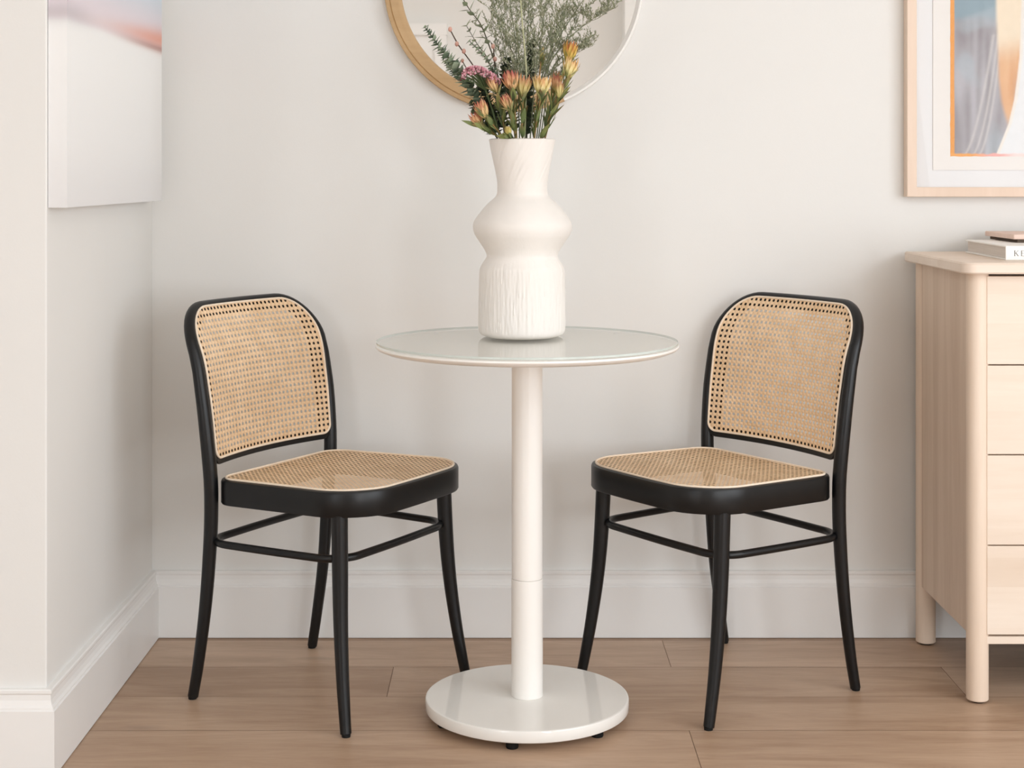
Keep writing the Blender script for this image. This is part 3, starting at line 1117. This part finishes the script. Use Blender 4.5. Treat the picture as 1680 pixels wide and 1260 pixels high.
# airy grey green sprays
def spray(path_px, label, width, nb, seed):
    rnd = random.Random(seed)
    root = group_empty('misty_spray', label, 'foliage stem', 'grey green sprays in the vase')
    knots = [at(*p) for p in path_px]
    path = stem_path(knots[0], 1, 10)
    for p, q in zip(knots, knots[1:]):
        path += [p + (q - p) * k / 6 for k in range(1, 7)]
    for _ in range(2):
        path = [path[0]] + [(path[i - 1] + path[i] * 2 + path[i + 1]) / 4 for i in range(1, len(path) - 1)] + [path[-1]]
    cb = CB()
    cb.tube(path, [0.0014 - 0.0008 * i / len(path) for i in range(len(path))], MIST[2])
    lf = CB()

    def leaves(p, d, n):
        for _ in range(n):
            a = rnd.uniform(0, 2 * PI)
            o_ = Vector((math.cos(a), math.sin(a), rnd.uniform(-0.2, 1.0)))
            c = rnd.choice(MIST)
            lf.leaf(p, d * 0.6 + o_, Vector((-math.sin(a), math.cos(a), 0.2)), rnd.uniform(0.0045, 0.009), rnd.uniform(0.0018, 0.0032), lambda t, c=c: c, seg=2)

    def branch(p, d, length, level):
        n = 5
        pts = [p]
        for k in range(n):
            d = (d + Vector((rnd.uniform(-0.4, 0.4), rnd.uniform(-0.4, 0.4), rnd.uniform(-0.2, 0.3)))).normalized()
            pts.append(pts[-1] + d * length / n)
        cb.tube(pts, [0.0006 if level < 2 else 0.0004] * len(pts), MIST[0], 3)
        for k, q in enumerate(pts[1:]):
            if level < 2 and rnd.random() < 0.85:
                a = rnd.uniform(0, 2 * PI)
                branch(q, (d * 0.8 + Vector((math.cos(a), math.sin(a) * 0.7, 0.3)) * 0.9).normalized(), length * rnd.uniform(0.35, 0.6), level + 1)
            leaves(q, d, 1 if level < 2 else 2)
    idx0 = 9
    for k in range(int(nb * 1.1)):
        i = rnd.uniform(idx0, len(path) - 1.01)
        j = int(i)
        p = path[j] + (path[j + 1] - path[j]) * (i - j)
        ax = (path[j + 1] - path[j]).normalized()
        a = rnd.uniform(0, 2 * PI)
        o_ = Vector((math.cos(a), math.sin(a) * 0.8, 0.0))
        branch(p, (ax * 0.8 + o_ * 0.95).normalized(), width * rnd.uniform(0.8, 1.7), 1)
    branch(path[-1], (path[-1] - path[-3]).normalized(), width * 0.8, 1)
    cb.build('stem', M['plant'], root)
    f = lf.build('foliage', M['plant'], root)
    settle(root)


spray([(838, 130, 3.21), (826, 70, 3.21), (812, 10, 3.21), (800, -40, 3.21)], 'grey green spray leftmost of the airy ones, beside the paired eucalyptus', 0.040, 17, 1)
spray([(850, 130, 3.22), (845, 60, 3.22), (836, 0, 3.22), (830, -60, 3.22)], 'grey green spray left of the pale bare stalk', 0.042, 18, 2)
spray([(866, 120, 3.24), (866, 50, 3.24), (868, -10, 3.24), (868, -70, 3.24)], 'grey green spray standing straight up at the centre of the bouquet', 0.042, 18, 3)
spray([(878, 120, 3.20), (888, 60, 3.20), (896, 0, 3.20), (904, -55, 3.20)], 'grey green spray right of the straight one, above the broad yellow bloom', 0.042, 18, 4)
spray([(890, 120, 3.22), (908, 70, 3.22), (926, 20, 3.22), (940, -30, 3.22)], 'grey green spray leaning right behind the topmost bloom', 0.040, 16, 5)
spray([(900, 105, 3.21), (930, 65, 3.21), (962, 38, 3.21), (992, 18, 3.21)], 'grey green spray leaning out farthest right across the mirror', 0.030, 13, 6)
spray([(905, 110, 3.23), (930, 85, 3.23), (958, 72, 3.23)], 'short low grey green spray beside the topmost bloom at right', 0.026, 9, 7)
spray([(895, 115, 3.23), (920, 55, 3.23), (950, 10, 3.23), (975, -25, 3.23)], 'grey green spray second from the right, crossing the top edge of the photo', 0.036, 14, 8)
spray([(858, 135, 3.175), (852, 100, 3.175), (850, 60, 3.175)], 'low grey green spray in front, just above the orange blooms', 0.030, 12, 9)
# one pale stalk
root = group_empty('bare_stalk', 'thin pale green bare stalk rising in the middle of the bouquet', 'stalk', None)
path = stem_path(at(864, 120, 3.155), 1, 10) + [at(861, 80, 3.155), at(857, 40, 3.155), at(854, 0, 3.155), at(852, -30, 3.155)]
cb = CB()
cb.tube(path, [0.0014] * len(path), lin((196, 198, 160)))
cb.build('stem', M['plant'], root)
cb = CB()
for k in range(4):
    p = path[-1] + Vector((random.uniform(-0.004, 0.004), 0, -0.003 * k))
    a = k * 1.6
    cb.leaf(p, Vector((math.cos(a), math.sin(a), 1.2)), Vector((-math.sin(a), math.cos(a), 0)), 0.012, 0.004, lambda t: lin((170, 174, 126)))
cb.build('bud', M['plant'], root)
settle(root)

# ------------------------------------------------------------------ mirror
MXc, MZ, MY = 0.0155, 1.536, YB
RO = 0.3043
mirror = empty('round_mirror', (MXc, MY, MZ))
tag(mirror, 'round wall mirror in a half oak and half white frame, behind the bouquet', 'mirror')


def arc_frame(name, prof_, a0, a1, m, n=120):
    bm = bmesh.new()
    V = []
    for k in range(n + 1):
        a = a0 + (a1 - a0) * k / n
        V.append([bm.verts.new((r * math.cos(a), y_, r * math.sin(a))) for r, y_ in prof_])
    q = len(prof_)
    for A, B in zip(V, V[1:]):
        for j in range(q):
            bm.faces.new((A[j], A[(j + 1) % q], B[(j + 1) % q], B[j]))
    bm.faces.new(V[0])
    bm.faces.new(V[-1][::-1])
    return from_bm(name, bm, m, mirror, True, 35)


cut = math.radians(-67)
arc_frame('oak_frame', [(RO, -0.001), (RO, -0.022), (RO - 0.0015, -0.0245), (RO - 0.009, -0.0255), (RO - 0.0100, -0.0225), (RO - 0.0110, -0.0215), (RO - 0.0125, -0.0235), (RO - 0.026, -0.021), (RO - 0.030, -0.0215), (RO - 0.036, -0.0185), (RO - 0.0395, -0.012), (RO - 0.0395, -0.001)], cut - PI, cut, M['oak'])
arc_frame('white_frame', [(RO, -0.001), (RO, -0.022), (RO - 0.0015, -0.0245), (RO - 0.006, -0.0245), (RO - 0.008, -0.021), (RO - 0.012, -0.016), (RO - 0.014, -0.012), (RO - 0.014, -0.001)], cut, cut + PI, M['whitewash'])
bm = bmesh.new()
vs = [bm.verts.new(((RO - 0.012) * math.cos(2 * PI * k / 128), -0.011, (RO - 0.012) * math.sin(2 * PI * k / 128))) for k in range(128)]
vb = [bm.verts.new((v.co.x, -0.003, v.co.z)) for v in vs]
bm.faces.new(vs)
bm.faces.new(vb[::-1])
for k in range(128):
    bm.faces.new((vs[k], vs[(k + 1) % 128], vb[(k + 1) % 128], vb[k]))
from_bm('mirror_glass', bm, M['mirror'], mirror, False)

# ------------------------------------------------------------------ framed print at the right
FX0, FZ0, FW, FH = 0.9316, 1.0325, 0.66, 0.86
pic = empty('framed_print', (FX0 + FW / 2, YB, FZ0))
tag(pic, 'framed abstract painting in grey and orange, hung above the dresser', 'picture')
x0, x1, z1 = -FW / 2, FW / 2, FH


def rect_ring(bm, xa, xb, za, zb, w, y0_, y1_, bev=0.001):
    o_ = [(xa, za), (xb, za), (xb, zb), (xa, zb)]
    i_ = [(xa + w, za + w), (xb - w, za + w), (xb - w, zb - w), (xa + w, zb - w)]
    V = []
    for (ox, oz), (ix, iz) in zip(o_, i_):
        sx, sz = (1 if ix > ox else -1), (1 if iz > oz else -1)
        V.append([bm.verts.new(p) for p in ((ox, y1_, oz), (ox, y0_ + bev, oz), (ox + sx * bev, y0_, oz + sz * bev), (ix - sx * bev, y0_, iz - sz * bev), (ix, y0_ + bev, iz), (ix, y1_, iz))])
    for k in range(4):
        A, B = V[k], V[(k + 1) % 4]
        for j in range(6):
            bm.faces.new((A[j], B[j], B[(j + 1) % 6], A[(j + 1) % 6]))


bm = bmesh.new()
rect_ring(bm, x0, x1, 0, z1, 0.0225, -0.034, -0.001)
from_bm('frame', bm, M['frame'], pic, False)
from_bm('mat_board', box_bm((x0 + 0.02, -0.012, 0.02), (x1 - 0.02, -0.003, z1 - 0.02)), M['mat'], pic, False)
pb = 0.0625
from_bm('art_paper', box_bm((x0 + 0.0655, -0.0145, pb), (x1 - 0.0655, -0.0125, z1 - pb)), M['paper'], pic, False)


def S(a, b, x):
    t = max(0, min(1, (x - a) / (b - a)))
    return t * t * (3 - 2 * t)


def pw(x, tab):
    for (a, fa), (b_, fb) in zip(tab, tab[1:]):
        if x <= b_:
            return fa + (fb - fa) * max(0, x - a) / (b_ - a)
    return tab[-1][1]


def art(u, v):
    """colour of the painting; u, v in photo pixels from its lower left corner (right, up)"""
    w = noise.noise(Vector((u * 0.03, v * 0.008, 3))) * 6
    n1 = noise.noise(Vector((u * 0.09, v * 0.012, 1)))
    n2 = noise.noise(Vector((u * 0.02, v * 0.02, 9)))
    g = mixc(lin((150, 144, 148)), lin((184, 182, 188)), 0.5 + 0.9 * n1)
    g = mixc(g, lin((128, 118, 120)), S(20, 0, u) * S(110, 0, v) * 0.6)
    g = mixc(g, lin((138, 162, 174)), S(220, 235, v + w) * 0.85)
    g = mixc(g, lin((176, 188, 196)), S(0.2, 0.6, n2) * 0.5)
    # sweeping pale folds
    c1 = 20 + 46 * (max(0, v) / 167) ** 0.6
    for k, wd in ((0, 2.6), (14, 2.2), (24, 2.0)):
        g = mixc(g, lin((210, 206, 204)), 0.6 * math.exp(-((u - c1 - k * (1 - v / 420)) / wd) ** 2) * (1 if v < 200 else 0.3))
    # right edge of the grey shape
    c2 = pw(v, ((-9, 66), (5, 74), (55, 94), (93, 103), (130, 108), (167, 112), (255, 115), (500, 120)))
    o_ = mixc(lin((216, 158, 112)), lin((230, 190, 150)), 0.5 + n1)
    o_ = mixc(o_, lin((238, 222, 198)), S(150, 200, v + w * 3))
    o_ = mixc(o_, lin((190, 170, 154)), S(100, 112, u) * S(150, 90, v))
    left = pw(v, ((-9, 96), (55, 92), (90, 84), (130, 79), (160, 78), (255, 75), (500, 70)))
    g = mixc(g, o_, S(left - 3, left + 5, u + w * 0.6) * S(30, 75, v))
    g = mixc(g, lin((236, 230, 222)), S(c2 + 1, c2 + 3, u))
    g = mixc(g, lin((232, 234, 236)), S(c2 + 5, c2 + 9, u))
    if u > c2 + 40:
        g = mixc(g, lin((228, 200, 184)), S(c2 + 40, c2 + 90, u) * (0.5 + n2))
    # orange under-painting at the left and lower edges
    g = mixc(g, lin((232, 160, 84)), 1 - S(6.0, 7.2, u + n1))
    e = mixc(lin((238, 170, 96)), lin((238, 176, 168)), S(30, 70, u))
    e = mixc(e, lin((246, 224, 220)), S(80, 110, u))
    g = mixc(g, e, 1 - S(3.5, 5.5, v + n1 * 2))
    return g


PXM = 3.635 / F_PX
ax0 = 1.0375 - (FX0 + FW / 2)
az0 = HC - (256.5 - CY) * PXM - FZ0
aw, ah = (x1 - 0.09) - ax0, (z1 - 0.085) - az0
bm = bmesh.new()
cl_ = bm.loops.layers.float_color.new('Col')
NX, NZ = 190, 230
Vv, Cc = [], {}
for j in range(NZ + 1):
    row = []
    for i in range(NX + 1):
        px, pz = (i / NX) ** 1.4 * aw, (j / NZ) ** 1.2 * ah
        jag = 0.0012 * noise.noise(Vector((px * 60, pz * 60, 0)))
        v = bm.verts.new((ax0 + px + (jag if i == 0 else 0), -0.0149, az0 + pz + (jag if j == 0 else 0)))
        Cc[v] = art(px / PXM, pz / PXM)
        row.append(v)
    Vv.append(row)
for A, B in zip(Vv, Vv[1:]):
    for i in range(NX):
        f = bm.faces.new((A[i], A[i + 1], B[i + 1], B[i]))
        for l in f.loops:
            l[cl_] = Cc[l.vert] + (1,)
from_bm('painting', bm, M['vcol'], pic, False, recalc=False)
from_bm('glass_pane', box_bm((x0 + 0.021, -0.026, 0.021), (x1 - 0.021, -0.024, z1 - 0.021)), M['pane'], pic, False)

# ------------------------------------------------------------------ canvas print on the left wall
CY0, CY1, CZ0, CT = 2.828, 3.603, 1.0245, 0.0345
CH = 1.0
canvas = empty('canvas_print', (XL + 0.0008, (CY0 + CY1) / 2, CZ0))
tag(canvas, 'pale canvas print with a blurred red and blue band, hung on the left wall', 'picture')


def canv(t, z):
    """t: 0 at the edge near the camera .. 1 far edge; z height above lower edge"""
    base = mixc(lin((228, 227, 227)), lin((241, 241, 240)), S(0.0, 0.14, z) * 0.6 + S(0.1, 0.3, z) * 0.4)
    c = 0.342 + 0.004 * t       # height of the band
    sky = mixc(lin((226, 216, 222)), lin((206, 216, 226)), S(0.03, 0.13, z - c))
    sky = mixc(sky, lin((196, 210, 220)), S(0.7, 1, t) * S(0.10, 0.2, z - c))
    g = mixc(base, sky, S(-0.006, 0.012, z - c))
    red = mixc(lin((226, 212, 212)), lin((226, 168, 152)), S(0.15, 0.9, t))
    wdt = 0.009 + 0.014 * t
    g = mixc(g, red, math.exp(-((z - c - 0.012 - 0.012 * t) / wdt) ** 2) * (0.45 + 0.55 * t))
    g = mixc(g, lin((164, 112, 102)), 0.7 * math.exp(-((z - c - 0.002) / 0.008) ** 2) * S(0.3, 1.0, t))
    g = mixc(g, lin((176, 172, 178)), 0.5 * math.exp(-((z - c - 0.015) / 0.02) ** 2) * S(0.35, 0.0, t))
    return g


def canvas_face(name, fn, nu, nv):
    bm = bmesh.new()
    cl2 = bm.loops.layers.float_color.new('Col')
    rows_ = []
    C2 = {}
    for j in range(nv + 1):
        r_ = []
        for i in range(nu + 1):
            p, c = fn(i / nu, j / nv)
            v = bm.verts.new(p)
            C2[v] = c
            r_.append(v)
        rows_.append(r_)
    for A, B in zip(rows_, rows_[1:]):
        for i in range(nu):
            f = bm.faces.new((A[i], A[i + 1], B[i + 1], B[i]))
            for l in f.loops:
                l[cl2] = C2[l.vert] + (1,)
    return bm


hl = (CY1 - CY0) / 2
bmF = canvas_face('f', lambda a, b_: (Vector((CT, -hl + 2 * hl * a, CH * b_)), canv(a, CH * b_)), 80, 200)
from_bm('canvas_front', bmF, M['canvas'], canvas, False, recalc=False)
bmF = canvas_face('e', lambda a, b_: (Vector((CT * a, -hl, CH * b_)), tuple(x * 0.97 for x in canv(0.0, CH * b_))), 4, 200)
from_bm('canvas_edge', bmF, M['canvas'], canvas, False, recalc=False)
bm = box_bm((0.0, -hl + 0.001, 0.001), (CT - 0.0005, hl - 0.0005, CH))
from_bm('stretcher_frame', bm, M['mat'], canvas, False)

# ------------------------------------------------------------------ dresser
DX0, DX1 = 0.9685, 1.90            # post centres
DYF, DYB = 3.2105, 3.606
dres = empty('dresser', ((DX0 + DX1) / 2, (DYF + DYB) / 2, 0))
tag(dres, 'bleached wood dresser of four drawers with rounded posts, right of the chairs', 'dresser')
ox, oy = dres.location.x, dres.location.y


def L3(x, y, z):
    return (x - ox, y - oy, z)


top = densify(round_poly([(DX0 - 0.0405, DYF - 0.045), (DX1 + 0.0405, DYF - 0.045), (DX1 + 0.0405, YB - 0.022), (DX0 - 0.0405, YB - 0.022)], [0.028, 0.028, 0.004, 0.004], 8), 0.3)
bm = bmesh.new()
lay = []
for ins, z in ((0.003, 0.882), (0.0, 0.885), (0.0, 0.9015), (0.003, 0.905)):
    lay.append([bm.verts.new(L3(p.x, p.y, z)) for p in inset(top, ins)])
for A, B in zip(lay, lay[1:]):
    for k in range(len(top)):
        bm.faces.new((A[k], A[(k + 1) % len(top)], B[(k + 1) % len(top)], B[k]))
bm.faces.new(lay[0][::-1])
bm.faces.new(lay[-1])
from_bm('top', bm, M['birch_t'], dres, True, 35)
for x in (DX0, DX1):
    for y in (DYF, DYB):
        bm = bmesh.new()
        lathe(bm, [(0, 0.004), (0.0205, 0.004), (0.0225, 0.006), (0.0225, 0.8815), (0, 0.8815)], 40, c=(x - ox, y - oy))
        leg = from_bm('leg', bm, M['birch_p'], dres)
        bm = bmesh.new()
        lathe(bm, [(0, 0), (0.014, 0), (0.014, 0.004), (0, 0.004)], 20, c=(x - ox, y - oy))
        from_bm('foot_glide', bm, M['rubber'], leg)
for x, s in ((DX0, -1), (DX1, 1)):
    xa = x - 0.014 if s < 0 else x - 0.006
    bm = box_bm(L3(xa, DYF + 0.006, 0.1345), L3(xa + 0.020, DYB - 0.006, 0.8815), 0.0015)
    from_bm('side_panel', bm, M['birch_v'], dres, False)
from_bm('back_panel', box_bm(L3(DX0 + 0.01, DYB - 0.004, 0.1345), L3(DX1 - 0.01, DYB + 0.006, 0.8815)), M['birch_v'], dres, False)
from_bm('bottom_rail', box_bm(L3(DX0 + 0.0135, DYF - 0.016, 0.122), L3(DX1 - 0.0135, DYF + 0.012, 0.1375), 0.001), M['birch_h'], dres, False)
from_bm('carcass', box_bm(L3(DX0 + 0.008, DYF + 0.004, 0.1345), L3(DX1 - 0.008, DYB - 0.006, 0.881)), M['trayfoot'], dres, False)
zs = [0.8775, 0.6945, 0.5105, 0.3250, 0.1410]
for a, b_ in zip(zs, zs[1:]):
    bm = box_bm(L3(DX0 + 0.0140, DYF - 0.0195, b_ + 0.0013), L3(DX1 - 0.0140, DYF + 0.003, a - 0.0013), 0.0012)
    o = from_bm('drawer', bm, M['birch_h'], dres, False)

# ------------------------------------------------------------------ book and wooden tray on the dresser
ZD = 0.9052
book = empty('book', (1.045, 3.266, ZD))
book.rotation_euler = (0, 0, math.radians(-1.5))
tag(book, 'thick white hardcover book lying on the dresser, spine to the front', 'book')
BH, BL, BW = 0.0297, 0.315, 0.262
bm = box_bm((0, 0.004, 0), (BW, BL, 0.003), 0.0006)
box_bm((0, 0.004, BH - 0.003), (BW, BL, BH), 0.0006, bm=bm)
from_bm('cover', bm, M['cover'], book, False)
from_bm('spine', box_bm((0, 0, 0), (BW, 0.004, BH), 0.0008), M['cover'], book, False)
from_bm('pages', box_bm((0.004, 0.0042, 0.003), (BW - 0.004, BL - 0.006, BH - 0.003)), M['page'], book, False)
bm = bmesh.new()


def bar(x0_, z0_, x1_, z1_, w):
    d = Vector((x1_ - x0_, z1_ - z0_)).normalized()
    n_ = Vector((-d.y, d.x)) * w / 2
    vs_ = [bm.verts.new((p[0], -0.0004, p[1])) for p in ((x0_ - n_.x, z0_ - n_.y), (x1_ - n_.x, z1_ - n_.y), (x1_ + n_.x, z1_ + n_.y), (x0_ + n_.x, z0_ + n_.y))]
    bm.faces.new(vs_)


kx, kz, kh = 0.0185, 0.0087, 0.0112
bar(kx, kz, kx, kz + kh, 0.0016)
bar(kx - 0.0012, kz, kx + 0.0018, kz, 0.0005)
bar(kx - 0.0012, kz + kh, kx + 0.0018, kz + kh, 0.0005)
bar(kx + 0.0006, kz + kh * 0.45, kx + 0.0070, kz + kh, 0.0006)
bar(kx + 0.0022, kz + kh * 0.58, kx + 0.0072, kz, 0.0014)
bar(kx + 0.0058, kz, kx + 0.0086, kz, 0.0005)
bar(kx + 0.0055, kz + kh, kx + 0.0083, kz + kh, 0.0005)
ex = kx + 0.0142
bar(ex, kz, ex, kz + kh, 0.0016)
bar(ex - 0.0012, kz, ex + 0.0066, kz, 0.0006)
bar(ex - 0.0012, kz + kh, ex + 0.0064, kz + kh, 0.0006)
bar(ex, kz + kh * 0.52, ex + 0.0044, kz + kh * 0.52, 0.0006)
bar(ex + 0.0066, kz - 0.0002, ex + 0.0066, kz + 0.0024, 0.0005)
bar(ex + 0.0064, kz + kh + 0.0002, ex + 0.0064, kz + kh - 0.0022, 0.0005)
tag(from_bm('title_lettering', bm, M['ink'], book, False, recalc=False), 'grey serif letters KE')

tray = empty('wooden_tray', (1.110, 3.415, ZD + BH + 0.0004))
tag(tray, 'flat pinkish wooden tray resting on top of the white book', 'tray')
from_bm('base', box_bm((0.010, 0.006, 0), (0.19, 0.200, 0.0085), 0.001), M['trayfoot'], tray, False)
bm = box_bm((0, 0, 0.0070), (0.20, 0.206, 0.0180), 0.002)
from_bm('slab', bm, M['tray'], tray, False)

# ------------------------------------------------------------------ light
def area(name, loc, target, sx, sy, power, col):
    l = bpy.data.lights.new(name, 'AREA')
    l.shape = 'RECTANGLE'
    l.size, l.size_y, l.energy, l.color = sx, sy, power, col
    o_ = bpy.data.objects.new(name, l)
    COL.objects.link(o_)
    o_.location = loc
    o_.rotation_euler = (Vector(target) - Vector(loc)).to_track_quat('-Z', 'Y').to_euler()
    return o_


DAY = (0.885, 0.945, 1.0)
area('window_daylight', (XR - 0.02, (WY0 + WY1) / 2, (WZ0 + WZ1) / 2), (0, 2.6, 0.8), 2.5, 1.8, 46, DAY)
area('ceiling_fill', (0.2, -0.2, ZC - 0.03), (0.2, -0.2, 0), 3.0, 2.6, 26, DAY)  # added soft fill under the ceiling, not a real fitting
area('rear_fill_right', (1.9, YF + 0.05, 1.0), (0.6, 3.0, 0.4), 1.0, 1.7, 62, DAY)  # added fill lamp in front of the solid rear wall, right side
area('rear_fill_left', (-2.2, YF + 0.05, 1.0), (0.0, 3.0, 0.3), 1.2, 1.7, 40, DAY)  # weaker added fill lamp at the left of the same wall
for nm, xc, wd in (('fill_bars_right', 1.9, 1.0), ('fill_bars_left', -2.2, 1.2)):      # added bars that make the two rear fill lamps look like windows
    bm = bmesh.new()
    za, zb, y0_ = 0.15, 1.85, YF + 0.052
    for x in (xc - wd / 2 - 0.06, xc - 0.02, xc + wd / 2):
        box_bm((x, y0_, za - 0.06), (x + (0.04 if abs(x - xc) < 0.1 else 0.06), y0_ + 0.03, zb + 0.06), bm=bm)
    for z, h in ((za - 0.06, 0.06), (za + 0.55, 0.03), (za + 1.12, 0.03), (zb, 0.06)):
        box_bm((xc - wd / 2, y0_ + 0.002, z), (xc + wd / 2, y0_ + 0.028, z + h), bm=bm)
    struct(nm, bm, M['metal'])
w = bpy.data.worlds.new('daylight')
scene.world = w
w.use_nodes = True
bg = w.node_tree.nodes['Background']
bg.inputs['Color'].default_value = (0.95, 0.97, 1.0, 1)
bg.inputs['Strength'].default_value = 1.5

# ------------------------------------------------------------------ camera
cam = bpy.data.cameras.new('camera')
co = bpy.data.objects.new('camera', cam)
COL.objects.link(co)
co.location = (0, 0, HC)
co.rotation_euler = (PI / 2, 0, 0)
cam.sensor_width = 36
cam.lens = F_PX / 1680 * 36
cam.shift_x = (840 - CX) / 1680
cam.shift_y = -(630 - CY) / 1680
cam.clip_start = 0.05
scene.camera = co
scene.view_settings.view_transform = 'Standard'
scene.view_settings.look = 'None'
scene.view_settings.exposure = 0.08
scene.cycles.use_denoising = True
scene.cycles.max_bounces = 12
scene.cycles.diffuse_bounces = 6
scene.cycles.transparent_max_bounces = 16
